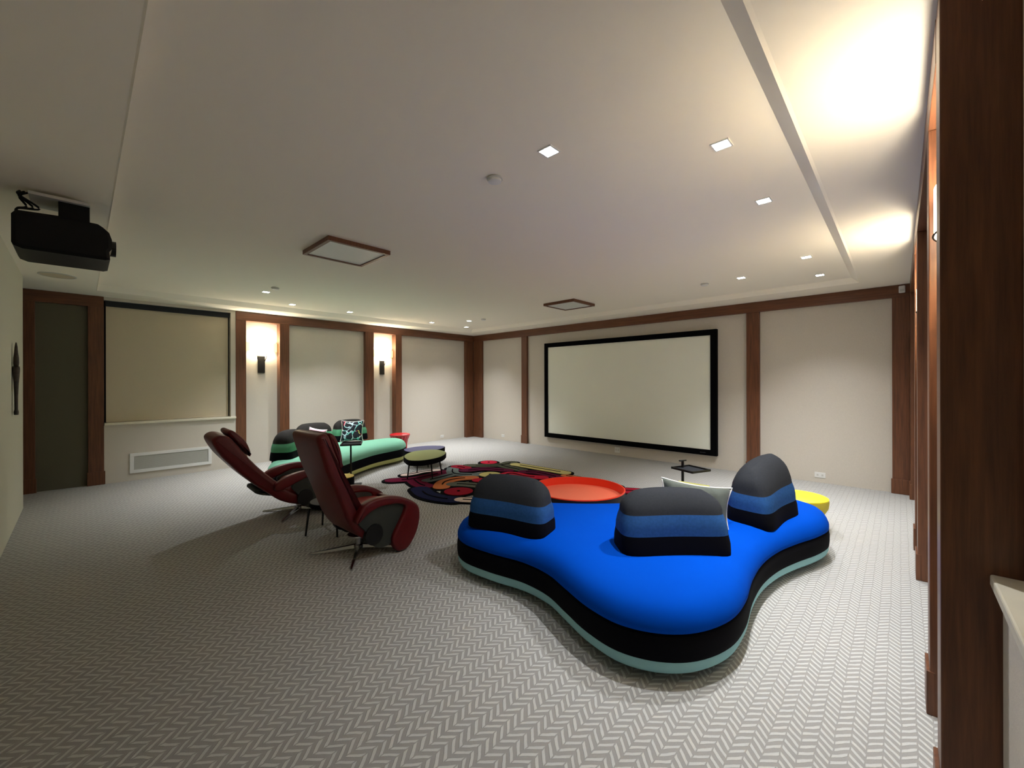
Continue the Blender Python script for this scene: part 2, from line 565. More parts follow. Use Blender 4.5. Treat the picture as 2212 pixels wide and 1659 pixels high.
# right wall pillars, mirrored
for (y0, y1) in ((2.055, 2.225), (2.80, 2.97), (4.63, 4.84), (5.425, 5.60), (7.72, 7.99)):
    trim(M['wood'], [(XR, 0.31, y0, y1, 0.001, HZ if y0 > 2.1 else SOF - 0.002)])
    trim(M['wood'], [(XR - 0.012, XR + 0.02, y0 - 0.002, y1 + 0.012, 0.001, 0.21)])
trim(M['wood_y'], [(XR - 0.002, 0.31, 2.226, 8.0, HZ, SOF - 0.002)])
# screen wall pillars and header
for (x0, x1) in ((-9.155, -8.79), (-7.25, -7.06), (-1.95, -1.75), (-0.085, 0.10)):
    trim(M['wood'], [(x0, x1, YS, 8.08, 0.001, HZ)])
    trim(M['wood'], [(x0 - 0.012, x1 + 0.012, YS - 0.012, YS + 0.02, 0.001, 0.21)])
trim(M['wood_x'], [(-9.155, 0.10, YS - 0.002, 8.08, HZ, SOF - 0.002)])

# --- left window bay: roller shade over the glass, cream sill
w1 = struct(bpy.data.objects.new('window_1', None)); COL.objects.link(w1)
MB().box(-9.335, -9.325, 0.27, 1.93, 0.97, 2.90).build('pane', M['glass'], w1)
MB().box(-9.34, -9.29, 0.256, 0.29, 0.97, 2.925).box(-9.34, -9.29, 1.91, 1.948, 0.97, 2.925).build('window_frame', M['dark_slot'], w1)
MB().box(-9.34, XL + 0.035, 0.257, 2.028, 0.93, 0.968).build('window_sill', M['sill'], w1, bevel=0.006)
sh = thing('roller_shade', 'lowered taupe roller shade covering the window above the cream sill', 'window shade', (-9.2, 1.1, 2.88))
o = MB().box(-9.275 + 9.2, -9.215 + 9.2, 0.27 - 1.1, 1.945 - 1.1, -0.045, 0.042).build('roller_cassette', M['dark_slot'], sh)
MB().box(-0.052, -0.048, 0.28 - 1.1, 1.925 - 1.1, 0.992 - 2.88, -0.045).build('shade_cloth', M['shade_cloth'], sh)
MB().box(-0.06, -0.042, 0.28 - 1.1, 1.925 - 1.1, 0.972 - 2.88, 0.992 - 2.88).build('hem_bar', M['shade_cloth'], sh, bevel=0.003)
# --- right window bay beside the camera
w2 = struct(bpy.data.objects.new('window_2', None)); COL.objects.link(w2)
MB().box(0.283, 0.298, 0.31, 2.05, 0.97, 2.90).build('window_frame', M['shade_cloth'], w2)
MB().box(0.212, 0.30, 0.30, 2.054, 0.93, 0.968).build('window_sill', M['sill'], w2, bevel=0.006)


# ================================================================== SCREEN
scr = thing('projection_screen', 'large white projection screen in a wide black frame on the far wall', 'projection screen', (-4.44, 8.06, 0.24))
sx0, sx1, sz0, sz1 = -2.01, 2.01, 0.0, 2.325
MB().box(sx0 + 0.05, sx1 - 0.05, -0.07, -0.045, 0.05, sz1 - 0.05).build('screen_surface', M['screen'], scr)
fr = MB()
fw = 0.105
fr.box(sx0, sx1, -0.09, -0.001, sz0, sz0 + fw).box(sx0, sx1, -0.09, -0.001, sz1 - fw, sz1)
fr.box(sx0, sx0 + fw, -0.09, -0.001, sz0 + fw, sz1 - fw).box(sx1 - fw, sx1, -0.09, -0.001, sz0 + fw, sz1 - fw)
fr.build('screen_frame', M['black'], scr)
MB().box(1.72, 1.82, -0.0925, -0.089, 0.04, 0.055).build('badge', M['dark_slot'], scr)


# ================================================================== WALL SCONCES
def sconce(loc, rz, label):
    t = thing('wall_sconce', label, 'wall sconce', loc, rz, 'wall sconces with parchment shades')
    # local: +x out of the wall, y along the wall
    MB().box(0.001, 0.03, -0.062, 0.062, -0.17, 0.17).build('back_plate', M['iron'], t, bevel=0.008)
    for s in (-1, 1):
        MB().tube(smooth_open([(0.028, s * 0.05, 0.05), (0.05, s * 0.075, 0.13), (0.08, s * 0.085, 0.22), (0.09, s * 0.08, 0.29)]), 0.006).build('bracket_arm', M['iron'], t, smooth=True)
    # curved parchment shade, open above and below
    n = 24
    pts = []
    for j in range(n + 1):
        a = -PI / 2 + PI * j / n
        pts.append((0.03 + 0.135 * math.cos(a), 0.2 * math.sin(a)))
    inner = [(x - 0.004, y * 0.985) for x, y in pts]
    sm = MB()
    outl = pts + inner[::-1]
    sm.rings([[(x, y, 0.25) for x, y in outl], [(x, y, 0.45) for x, y in outl]])
    sm.build('lamp_shade', M['shade_on'], t, smooth=True, angle=40)
    rim = [(x + 0.002, y * 1.01) for x, y in pts]
    MB().tube([(x, y, 0.249) for x, y in rim], 0.004, 6).build('shade_rim', M['iron'], t, smooth=True)
    for s in (-1, 1):
        MB().box(0.02, 0.05, min(s * 0.205, s * 0.275), max(s * 0.205, s * 0.275), 0.26, 0.43).build('shade_wing', M['wing_on'], t)
    MB().lathe([(0.012, 0.27), (0.02, 0.3), (0.026, 0.33), (0.02, 0.36), (0.008, 0.375)], (0.085, 0), 12).build('bulb', M['shade_on'], t, smooth=True)
    ld = bpy.data.lights.new('sconce_light', 'POINT')
    ld.energy = SCONCE_W
    ld.color = WARM_COL
    ld.shadow_soft_size = 0.045
    lo_ = bpy.data.objects.new('sconce_light', ld)
    COL.objects.link(lo_)
    lo_.parent = t
    lo_.location = (0.105, 0, 0.40)
    return t


sconce((-9.33, 2.50, 1.97), 0, 'lit sconce with dark iron back plate in the niche nearest the left window')
sconce((-9.33, 5.14, 1.97), 0, 'lit sconce with dark iron back plate in the niche nearer the far left corner')
sconce((0.27, 2.51, 1.97), PI, 'lit sconce in the first niche of the right wall, behind the near dark pillar')
sconce((0.27, 5.14, 1.97), PI, 'lit sconce in the farther niche of the right wall, behind the wood pillars')


# ================================================================== CEILING FITTINGS
def downlight(x, y, label, dim=1.0):
    t = thing('recessed_downlight', label, 'ceiling light', (x, y, TRAY), 0, 'square recessed downlights')
    a, b = 0.052, 0.043
    f = MB()
    f.box(-a, a, -a, -b, -0.006, 0).box(-a, a, b, a, -0.006, 0).box(-a, -b, -b, b, -0.006, 0).box(b, a, -b, b, -0.006, 0)
    f.build('trim_ring', M['white'], t)
    MB().box(-b, b, -b, b, -0.003, 0).build('lens', M['lens_on'], t)
    ld = bpy.data.lights.new('downlight_beam', 'SPOT')
    ld.energy = DOWN_W * dim
    ld.color = DOWN_COL
    ld.spot_size = R(104)
    ld.spot_blend = 1.0
    ld.shadow_soft_size = 0.03
    l = bpy.data.objects.new('downlight_beam', ld)
    COL.objects.link(l)
    l.parent = t
    l.location = (0, 0, -0.012)
    return t


DL = [(-0.785, 2.68, 'square lit downlight in the right row, nearest the camera'),
      (-0.785, 3.74, 'square lit downlight in the right row, second from the camera'),
      (-0.785, 5.77, 'square lit downlight in the right row, third from the camera'),
      (-0.785, 6.87, 'square lit downlight in the right row, closest to the screen wall'),
      (-1.585, 2.01, 'square lit downlight turned up as a diamond above the blue sofa'),
      (-1.595, 6.29, 'square lit downlight inward of the right row, near the screen wall'),
      (-8.10, 2.68, 'square lit downlight in the left row, nearest the window'),
      (-8.12, 3.77, 'square lit downlight in the left row above the green sofa'),
      (-8.15, 5.80, 'square lit downlight in the left row, third from the window'),
      (-8.18, 6.90, 'square lit downlight in the left row, in the far left corner'),
      (-7.27, 2.02, 'square lit downlight beside the round detector above the window side'),
      (-7.31, 6.25, 'square lit downlight inward of the left row, near the far corner')]
for x, y, lb in DL:
    downlight(x, y, lb, 0.15 if -3 < x < -1 and y < 3 else (1.5 if x > -1 and 3 < y < 4 else 1.0))

for x, y, lb in ((-2.07, 2.01, 'round white ceiling detector left of the diamond downlight'),
                 (-6.86, 2.03, 'round white ceiling detector beside the window side downlight'),
                 (-6.86, 6.30, 'small round ceiling detector near the far left corner downlights'),
                 (-2.08, 6.30, 'small round ceiling detector right of the far framed panel')):
    t = thing('ceiling_detector', lb, 'detector', (x, y, TRAY), 0, 'round ceiling detectors')
    MB().lathe([(0.05, 0), (0.056, -0.006), (0.056, -0.012), (0.048, -0.014)], n=32).build('base_ring', M['grille'], t, smooth=True, angle=40)
    MB().lathe([(0.047, -0.013), (0.047, -0.028), (0.038, -0.032)], n=32).build('cover', M['white'], t, smooth=True, angle=40)

t = thing('ceiling_speaker', 'flat round speaker in the low ceiling near the passage', 'speaker', (-7.77, -0.2, SOF), 0)
MB().lathe([(0.17, 0), (0.17, -0.006), (0.155, -0.008), (0.155, -0.004)], n=40).build('speaker_rim', M['grille'], t, smooth=True, angle=40)
MB().lathe([(0.154, -0.001), (0.154, -0.005)], n=40).build('speaker_grille', M['shade_cloth'], t)


def framed_panel(x, y, lb):
    t = thing('framed_ceiling_panel', lb, 'ceiling panel', (x, y, TRAY), 0, 'framed ceiling panels')
    a, b, w = 0.335, 0.335, 0.035
    f = MB()
    f.box(-a, a, -b, -b + w, -0.045, -0.0).box(-a, a, b - w, b, -0.045, 0).box(-a, -a + w, -b + w, b - w, -0.045, 0).box(a - w, a, -b + w, b - w, -0.045, 0)
    f.build('panel_frame', M['wood'], t)
    MB().box(-a + w, a - w, -b + w, b - w, -0.035, -0.022).build('panel_face', M['panel_glass'], t)
    return t


framed_panel(-4.38, 2.0, 'dark framed square ceiling panel nearer the camera')
framed_panel(-4.41, 6.18, 'dark framed square ceiling panel near the screen wall')

# projector under the soffit
pj = thing('ceiling_projector', 'black projector hanging from the low ceiling at the left', 'projector', (-4.55, -0.05, SOF), 0)
body_o = []
for (y, z) in [(-0.27, -0.42), (-0.27, -0.23), (-0.25, -0.2), (-0.05, -0.185), (0.14, -0.19), (0.17, -0.21), (0.20, -0.24), (0.215, -0.29), (0.215, -0.36), (0.20, -0.385), (0.205, -0.44), (0.18, -0.45), (-0.22, -0.455), (-0.26, -0.44)]:
    body_o.append((y, z))
pm = MB()
secs = [(-0.24, -0.02), (-0.225, 0.0), (0.225, 0.0), (0.24, -0.02)]
pm.rings([[(x, y, z) for y, z in offset(body_o, d)] for x, d in secs])
pm.build('projector_body', M['proj'], pj, smooth=True, angle=35)
MB().box(-0.1, 0.12, -0.06, 0.10, -0.20, -0.045).build('mount_box', M['proj'], pj, bevel=0.006)
MB().box(-0.16, 0.16, -0.2, 0.10, -0.05, -0.03).box(-0.05, 0.05, -0.15, 0.05, -0.031, 0).build('mount_plate', M['grille'], pj)
lens = MB(); lens.rings([[(0.02 + 0.06 * math.cos(a), yy, -0.31 + 0.06 * math.sin(a)) for a in [2 * PI * j / 24 for j in range(24)]] for yy in (0.20, 0.245)])
lens.build('lens', M['glass'], pj, smooth=True, angle=40)
for k in range(3):
    MB().tube(smooth_open([(0.1, -0.2 - 0.02 * k, -0.03), (0.14 + 0.02 * k, -0.24, -0.08), (0.1, -0.21 + .03 * k, -0.13), (0.15, -0.25, -0.17), (0.1, -0.24, -0.22)]), 0.007, 6).build('cable', M['proj'], pj, smooth=True)

# carved figure on rear wall
cf = thing('carved_wall_figure', 'long narrow dark carved wooden figure hung on the pale wall at far left', 'wall decoration', (-6.97, YB, 1.26), 0)
prof = [(0.030, 0.0), (0.034, 0.03), (0.024, 0.06), (0.026, 0.2), (0.034, 0.34), (0.045, 0.44), (0.05, 0.50), (0.045, 0.525)]
m_ = MB(); m_.rings([[(1.3 * r * math.cos(a), 0.028 + 0.55 * r * math.sin(a), z) for a in [2 * PI * j / 14 for j in range(14)]] for r, z in prof])
m_.build('carved_body', M['carved'], cf, smooth=True)
prof = [(0.030, 0.52), (0.036, 0.56), (0.034, 0.62), (0.024, 0.68), (0.018, 0.74), (0.008, 0.785)]
m_ = MB(); m_.rings([[(1.2 * r * math.cos(a), 0.028 + 0.6 * r * math.sin(a), z) for a in [2 * PI * j / 14 for j in range(14)]] for r, z in prof])
m_.build('carved_head', M['carved'], cf, smooth=True)

# floor vent grille under the left window
vg = thing('wall_vent_grille', 'long white air grille low on the wall below the window sill', 'vent', (XL - 0.01, 1.1, 0.12), 0)
y0, y1, z0, z1 = -0.55, 0.55, 0.0, 0.325
f = MB()
w = 0.05
f.box(0, 0.02, y0, y1, z0, z0 + w).box(0, 0.02, y0, y1, z1 - w, z1).box(0, 0.02, y0, y0 + w, z0 + w, z1 - w).box(0, 0.02, y1 - w, y1, z0 + w, z1 - w)
f.build('grille_frame', M['white'], vg, bevel=0.003)
g = MB().box(0, 0.004, y0 + w, y1 - w, z0 + w, z1 - w)
for k in range(15):
    zz = z0 + w + 0.008 + k * 0.0148
    g.box(0.004, 0.011, y0 + w, y1 - w, zz, zz + 0.006)
g.build('louvre', M['grille'], vg)


def outlet(loc, rz, w, h, lb, kind='outlet'):
    t = thing('wall_outlet', lb, kind, loc, rz, 'white wall plates near the floor')
    MB().box(-w / 2, w / 2, -0.006, 0, -h / 2, h / 2).build('cover_plate', M['white'], t, bevel=0.002)
    for sx in (-1, 1):
        MB().box(sx * w * 0.22 - 0.012, sx * w * 0.22 + 0.012, -0.0085, -0.005, -0.015, 0.015).build('socket', M['grille'], t)


outlet((-9.255, 6.92, 0.10), R(90), 0.115, 0.075, 'white outlet plate low on the left wall beside the corner pillar')
outlet((-7.99, 8.06, 0.12), 0, 0.115, 0.075, 'white outlet plate low on the far wall left of the screen')
outlet((-4.48, 8.06, 0.12), 0, 0.125, 0.12, 'square white wall plate on the far wall directly under the screen')
outlet((-0.925, 8.06, 0.12), 0, 0.14, 0.085, 'white outlet plate low on the far wall right of the screen')

t = thing('motion_sensor', 'small white sensor at the top right corner of the far wall', 'sensor', (0.02, YS - 0.002, 2.90), 0)
MB().box(-0.035, 0.035, -0.04, 0, -0.05, 0.05).build('sensor_body', M['white'], t, bevel=0.012)
MB().box(-0.02, 0.02, -0.043, -0.038, -0.035, 0.0).build('sensor_window', M['grille'], t)


# ================================================================== SOFAS
SOFA_OUT = [(-2.95, 2.62), (-2.86, 2.33), (-2.64, 2.18), (-2.33, 2.19), (-2.03, 2.245), (-1.78, 2.225), (-1.56, 2.14), (-1.35, 2.06),
            (-1.13, 2.03), (-0.93, 2.10), (-0.78, 2.25), (-0.69, 2.48), (-0.68, 2.75), (-0.72, 3.08), (-0.73, 3.42), (-0.69, 3.75),
            (-0.61, 4.05), (-0.51, 4.35), (-0.47, 4.62), (-0.54, 4.90), (-0.75, 5.06), (-1.02, 5.04), (-1.27, 4.88), (-1.45, 4.60),
            (-1.62, 4.28), (-1.82, 3.98), (-2.06, 3.72), (-2.30, 3.48), (-2.55, 3.28), (-2.80, 3.08), (-2.93, 2.87)]


def sofa_back(t, loc, rz, A, B, H, cols, s1=0.29, s2=0.58, skew=0.0):
    """loaf shaped backrest: three bands and a rounded ridge"""
    n = 56
    rings, mats = [], []
    ts = [0, 0.02, 0.1, 0.2, s1 - 0.008, s1 + 0.008, (s1 * 2 + s2) / 3, (s1 + 2 * s2) / 3, s2 - 0.008, s2 + 0.008]
    ts += [s2 + (1 - s2) * q for q in (0.2, 0.38, 0.55, 0.7, 0.82, 0.9, 0.96, 0.995)]
    for i, tt in enumerate(ts):
        da = A * ((1 - 0.13 * tt ** 1.6) * (1 - 0.28 * max(0, (tt - 0.75) / 0.25) ** 2.5) - (0.02 if tt == 0 else 0) + 0.02 * math.sin(PI * min(1, tt * 1.6)))
        db = B * ((1 - tt ** 4.0) ** 0.5) * (1.0 - 0.22 * tt) + 0.012
        da = max(da, 0.05)
        seam = -0.004 if (abs(tt - s1) < 0.01 or abs(tt - s2) < 0.01) else 0
        r = []
        for j in range(n):
            a = 2 * PI * j / n
            c, s = math.cos(a), math.sin(a)
            p = 4.5 - 1.5 * tt
            k = (abs(c) ** p + abs(s) ** p) ** (-1 / p)
            x = (da + seam) * k * c
            y = (db + seam) * k * s
            # gentle kidney bend and sag of the ridge
            y += 0.05 * (1 - (x / A) ** 2) - 0.03
            z = H * tt - 0.06 * (x / A) ** 2 * max(0, tt - 0.5) * 2 * H
            z *= 1 + skew * x / A * tt
            r.append((x, y, z))
        rings.append(r)
        if i:
            mid = (ts[i - 1] + tt) / 2
            mats.append(0 if mid < s1 else (1 if mid < s2 else 2))
    mb = MB().rings(rings, mats=mats)
    o = mb.build('backrest', cols, t, smooth=True)
    o.location = loc
    o.rotation_euler = (0, 0, rz)
    return o


def sofa(name, label, mats, backs, mirror=False, loc=(0, 0, 0), rz=0.0, z_top=0.42, squash=1.0):
    cx, cy = -1.5, 3.2
    out = smooth_closed([((x - cx) * (-1 if mirror else 1), (y - cy) * (squash if y > cy else 1)) for x, y in SOFA_OUT], 5)
    if area2(out) < 0:
        out = out[::-1]
    t = thing(name, label, 'sofa', loc, rz)

    def ring(d, z, wob=0.0):
        return [(x, y, z) for x, y in offset(out, d)]
    MB().rings([ring(-0.30, 0.0), ring(-0.30, 0.04)]).build('plinth', M['black_seat'], t)
    MB().rings([ring(-0.30, 0.035), ring(-0.13, 0.030), ring(-0.06, 0.032), ring(-0.03, 0.042), ring(-0.010, 0.06), ring(0.0, 0.085), ring(-0.002, 0.118)]).build('base_cushion', mats[0], t, smooth=True, angle=60)
    MB().rings([ring(-0.006, 0.116), ring(0.004, 0.125), ring(0.008, 0.16), ring(0.008, 0.21), ring(0.004, 0.25), ring(-0.008, 0.266)]).build('middle_band', mats[1], t, smooth=True, angle=60)
    rs = [(-0.008, 0.264), (0.004, 0.275), (0.004, 0.30), (-0.008, 0.335), (-0.03, 0.37), (-0.065, 0.398), (-0.12, 0.416), (-0.20, 0.425), (-0.28, 0.427)]
    MB().rings([ring(d, z * z_top / 0.42 if z > 0.3 else z) for d, z in rs]).build('seat_cushion', mats[2], t, smooth=True, angle=60)
    for (bx, by, brz, A, B, H, s1, s2) in backs:      # given in room coordinates
        q = Matrix.Rotation(-rz, 2) @ Vector((bx - loc[0], by - loc[1]))
        sofa_back(t, (q.x, q.y, z_top - 0.015), brz - rz, A, B, H, mats[3], s1, s2, 0.13 if H > 0.5 else 0.0)
    return t


sofa('modular_sofa', 'vivid blue three lobed sofa with black band and denim striped backrests',
     [M['aqua'], M['black_seat'], M['blue_seat'], [M['black_seat'], M['denim'], M['char']]],
     [(-2.33, 2.46, R(14), 0.355, 0.175, 0.42, 0.29, 0.58), (-1.21, 2.91, R(45), 0.38, 0.185, 0.43, 0.34, 0.66), (-0.89, 4.12, R(82), 0.36, 0.19, 0.51, 0.28, 0.56)],
     loc=(-1.5, 3.2, 0))

sofa('modular_sofa', 'mint green curved sofa with black band along the left wall',
     [M['lime'], M['black_seat'], M['mint'], [M['black_seat'], M['midgreen'], M['char2']]],
     [(-7.13, 2.30, R(137), 0.34, 0.18, 0.44, 0.30, 0.60), (-8.22, 3.09, R(93), 0.34, 0.18, 0.42, 0.30, 0.60), (-8.36, 3.86, R(95), 0.35, 0.18, 0.43, 0.30, 0.60)],
     mirror=True, loc=(-7.48, 3.32, 0), rz=R(-24), squash=0.66)


# ================================================================== CUSHIONS
def pillow(name, label, mats, loc, rot, w=0.42, h=0.42, th=0.13, group=None, yellow=False):
    t = thing(name, label, 'cushion', loc, 0, group)
    t.rotation_euler = rot
    n = 18
    mb = MB()
    g = {}
    vs, fs, ms = [], [], []
    for side in (1, -1):
        for i in range(n + 1):
            for j in range(n + 1):
                u, v = -1 + 2 * i / n, -1 + 2 * j / n
                pin = 1 - 0.10 * (1 - u * u) * abs(v) ** 3 if False else 1
                x = u * w / 2 * (1 - 0.13 * (1 - v * v) * abs(u) ** 3 * 1.0)
                z = v * h / 2 * (1 - 0.13 * (1 - u * u) * abs(v) ** 3 * 1.0)
                y = side * th / 2 * (max(0, (1 - u ** 4)) * max(0, (1 - v ** 4))) ** 0.6
                vs.append((x, y, z + h / 2))
    N = (n + 1) ** 2
    for i in range(n):
        for j in range(n):
            a = i * (n + 1) + j
            q = (a, a + n + 1, a + n + 2, a + 1)
            fs.append(q); fs.append(tuple(N + k for k in reversed(q)))
    mb.add(vs, fs)
    o = mb.build('cushion_cover', mats[0], t, smooth=True, fix=False)
    bm = bmesh.new(); bm.from_mesh(o.data); bmesh.ops.remove_doubles(bm, verts=bm.verts, dist=0.0005)
    bmesh.ops.recalc_face_normals(bm, faces=bm.faces)
    bm.to_mesh(o.data); bm.free()
    edge = []
    for s in range(4):
        for k in range(n):
            e_ = -1 + 2 * k / n
            u, v = [(e_, -1), (1, e_), (-e_, 1), (-1, -e_)][s]
            edge.append((u * w / 2 * (1 - 0.13 * (1 - v * v) * abs(u) ** 3), 0, v * h / 2 * (1 - 0.13 * (1 - u * u) * abs(v) ** 3) + h / 2))
    edge.append(edge[0])
    MB().tube(edge, 0.006, 6).build('piping', mats[1], t, smooth=True)
    if yellow:
        MB().rings([[(x * 0.62, y, z) for x, y, z in rr] for rr in
                    [[(-0.2, 0.02, 0.22), (0.2, 0.02, 0.22), (0.2, -0.02, 0.22), (-0.2, -0.02, 0.22)]]] * 1 if False else
                   [[(-0.13, 0.064, 0.10), (0.13, 0.064, 0.10), (0.13, 0.07, 0.10), (-0.13, 0.07, 0.10)],
                    [(-0.13, 0.045, 0.354), (0.13, 0.045, 0.354), (0.13, 0.052, 0.354), (-0.13, 0.052, 0.354)]]).build('yellow_applique', M['pale_yellow'], t)
    return t


pillow('throw_pillow', 'grey green throw pillow with white piping tucked behind the middle blue sofa backrest',
       [M['grey_pillow'], M['piping']], (-1.19, 3.34, 0.435), (R(-10), R(9), R(44)), 0.58, 0.36, 0.14, yellow=True)
pillow('throw_pillow', 'dark patterned throw pillow with looping pastel lines on the green sofa',
       [M['pattern'], M['piping']], (-7.97, 3.73, 0.425), (R(-12), 0, R(50)), 0.44, 0.42, 0.13)
pillow('throw_pillow', 'pale pink throw pillow peeking above the near red recliner, on the green sofa',
       [M['pink'], M['piping']], (-7.88, 2.97, 0.43), (R(-14), R(8), R(40)), 0.34, 0.33, 0.12)


# ================================================================== RECLINERS
def extrude_profile(prof, x0, x1, r=0.03, sub=4):
    """closed (forward, height) profile extruded across x with rounded edges"""
    p = smooth_closed(prof, sub)
    secs = []
    for k in range(5):
        a = PI / 2 * k / 4
        secs.append((x0 + r * (1 - math.sin(a)) if False else x0 + r * (1 - math.cos(a)), -r * (1 - math.sin(a))))
    secs2 = [(x0 + x1 - x, d) for x, d in reversed(secs)]
    rs = [[(x, y, z) for y, z in offset(p, d)] for x, d in secs + secs2]
    return MB().rings(rs)


ARM_IN = [(0.20, 0.03), (0.15, 0.15), (0.22, 0.28), (0.275, 0.37), (0.285, 0.43), (0.22, 0.462), (0.12, 0.475), (0.02, 0.475), (-0.08, 0.445)]
ARM_FRONT = [(0.06, 0.558), (0.14, 0.55), (0.25, 0.52), (0.36, 0.465), (0.435, 0.40), (0.455, 0.30), (0.43, 0.18), (0.38, 0.09), (0.32, 0.025), (0.26, 0.015)]


def recliner(label, loc, rz, v):
    t = thing('recliner_chair', label, 'armchair', loc, rz, 'red leather recliners')
    L_, LS = M['leather'], M['leather_seat']
    if v == 1:
        back = [(-0.50, 1.14), (-0.465, 1.0), (-0.42, 0.85), (-0.35, 0.68), (-0.29, 0.52), (-0.235, 0.38), (-0.15, 0.25), (-0.03, 0.165), (0.06, 0.14),
                (0.08, 0.22), (-0.01, 0.28), (-0.08, 0.37), (-0.125, 0.49), (-0.19, 0.64), (-0.27, 0.81), (-0.345, 1.0), (-0.40, 1.15), (-0.45, 1.175)]
        head = [(-0.385, 1.15), (-0.33, 1.15), (-0.275, 1.03), (-0.255, 0.90), (-0.275, 0.85), (-0.315, 0.95)]
        arm0 = [(-0.185, 0.375), (-0.20, 0.42), (-0.13, 0.52), (-0.03, 0.556)]
    else:
        back = [(-0.92, 0.965), (-0.85, 0.83), (-0.76, 0.71), (-0.65, 0.58), (-0.53, 0.455), (-0.40, 0.34), (-0.27, 0.23), (-0.1, 0.155), (0.05, 0.14),
                (0.06, 0.22), (-0.14, 0.32), (-0.31, 0.46), (-0.46, 0.61), (-0.59, 0.77), (-0.70, 0.93), (-0.77, 1.02), (-0.85, 1.045), (-0.91, 1.02)]
        head = [(-0.775, 1.05), (-0.74, 1.085), (-0.665, 1.025), (-0.60, 0.94), (-0.56, 0.83), (-0.565, 0.775), (-0.62, 0.84), (-0.70, 0.95)]
        arm0 = [(-0.30, 0.36), (-0.34, 0.43), (-0.23, 0.51), (-0.09, 0.548)]
    extrude_profile(back, -0.285, 0.285, 0.045).build('backrest', L_, t, smooth=True, angle=60)
    extrude_profile(head, -0.22, 0.22, 0.03).build('headrest', L_, t, smooth=True, angle=60)
    seat = [(-0.16, 0.30), (-0.14, 0.40), (0.0, 0.435), (0.12, 0.44), (0.25, 0.43), (0.35, 0.40), (0.38, 0.35), (0.30, 0.27), (0.1, 0.22), (-0.08, 0.22)]
    extrude_profile(seat, -0.262, 0.262, 0.05).build('seat_cushion', LS, t, smooth=True, angle=60)
    foot = [(0.34, 0.43), (0.40, 0.42), (0.435, 0.36), (0.445, 0.29), (0.42, 0.18), (0.37, 0.09), (0.31, 0.03), (0.25, 0.03), (0.25, 0.08), (0.31, 0.17), (0.345, 0.27), (0.34, 0.36)]
    extrude_profile(foot, -0.262, 0.262, 0.03).build('footrest', L_, t, smooth=True, angle=60)
    for s in (-1, 1):
        rim = arm0 + ARM_FRONT + ARM_IN
        rim = [(a - (0.01 if v == 2 else 0), b) for a, b in rim]
        x0, x1 = (0.262, 0.354) if s > 0 else (-0.345, -0.262)
        arm = extrude_profile(rim, x0, x1, 0.022).build('armrest', L_, t, smooth=True, angle=60)
        pan = [(-0.17, 0.38), (-0.08, 0.455), (0.02, 0.485), (0.12, 0.485), (0.23, 0.47), (0.295, 0.44), (0.285, 0.36), (0.23, 0.27), (0.17, 0.15), (0.14, 0.10), (0.02, 0.10), (-0.06, 0.18), (-0.1, 0.28)]
        x0, x1 = (0.27, 0.315) if s > 0 else (-0.315, -0.27)
        extrude_profile(pan, x0, x1, 0.006).build('side_panel', M['side_cloth'], arm, smooth=True, angle=50)
        disc = MB()
        disc.rings([[(s * xx, -0.02 + 0.085 * math.cos(a), 0.235 + 0.095 * math.sin(a)) for a in [2 * PI * j / 28 for j in range(28)]] for xx in (0.27, 0.325)])
        disc.build('recline_hinge', M['blackmetal'], arm, smooth=True, angle=40)
    MB().lathe([(0.045, 0.035), (0.045, 0.06), (0.028, 0.07), (0.028, 0.12), (0.06, 0.135), (0.10, 0.15), (0.10, 0.165)], n=24).build('swivel_column', M['chrome'], t, smooth=True, angle=40)
    for k in range(4):
        a = R(-34 if v == 1 else -42) - rz + k * PI / 2
        c, s = math.cos(a), math.sin(a)
        mb = MB()
        rs = []
        for d, wd, zt, zb in ((0.01, 0.022, 0.066, 0.035), (0.12, 0.020, 0.052, 0.028), (0.26, 0.016, 0.034, 0.014), (0.40, 0.012, 0.020, 0.002), (0.43, 0.008, 0.012, 0.0)):
            rs.append([(c * d - s * wd, s * d + c * wd, zb), (c * d + s * wd, s * d - c * wd, zb), (c * d + s * wd * 0.7, s * d - c * wd * 0.7, zt), (c * d - s * wd * 0.7, s * d + c * wd * 0.7, zt)])
        mb.rings(rs).build('base_spoke', M['chrome'], t, smooth=True, angle=30)
    if v == 2:
        pouch = [(-0.50, 0.40), (-0.52, 0.36), (-0.46, 0.32), (-0.36, 0.29), (-0.28, 0.27), (-0.34, 0.34), (-0.42, 0.38)]
        extrude_profile(pouch, -0.2, 0.2, 0.03).build('back_pouch', M['side_cloth'], t, smooth=True, angle=60)
    return t


recliner('near dark red leather recliner, back nearly upright, empty, on chrome star base', (-3.75, 1.823, 0), R(2), 1)
recliner('farther dark red leather recliner, tipped well back, seen side on', (-5.468, 1.876, 0), R(-2), 2)


# ================================================================== TABLES AND STOOLS
def nest_table(label, outline, zt, rim, feet, topmat, sidemat, name='oval_table', zf=0.0):
    cx = sum(p[0] for p in outline) / len(outline); cy = sum(p[1] for p in outline) / len(outline)
    t = thing(name, label, 'coffee table', (cx, cy, 0))
    o = smooth_closed([(x - cx, y - cy) for x, y in outline], 8)
    if area2(o) < 0:
        o = o[::-1]
    rs = [[(x, y, z) for x, y in offset(o, d)] for d, z in ((-0.012, zt - rim), (0, zt - rim + 0.012), (0, zt - 0.004), (-0.004, zt))]
    MB().rings(rs).build('table_rim', sidemat, t, smooth=True, angle=40)
    MB().prism(offset(o, -0.012), zt - 0.012, zt + 0.002).build('tabletop', topmat, t)
    for fx, fy in feet:
        px, py = fx - cx, fy - cy
        MB().tube([(px * 0.86, py * 0.86, zt - rim), (px, py, zf)], 0.014, 8, r1=0.010).build('leg', M['blackmetal'], t, smooth=True)
    return t


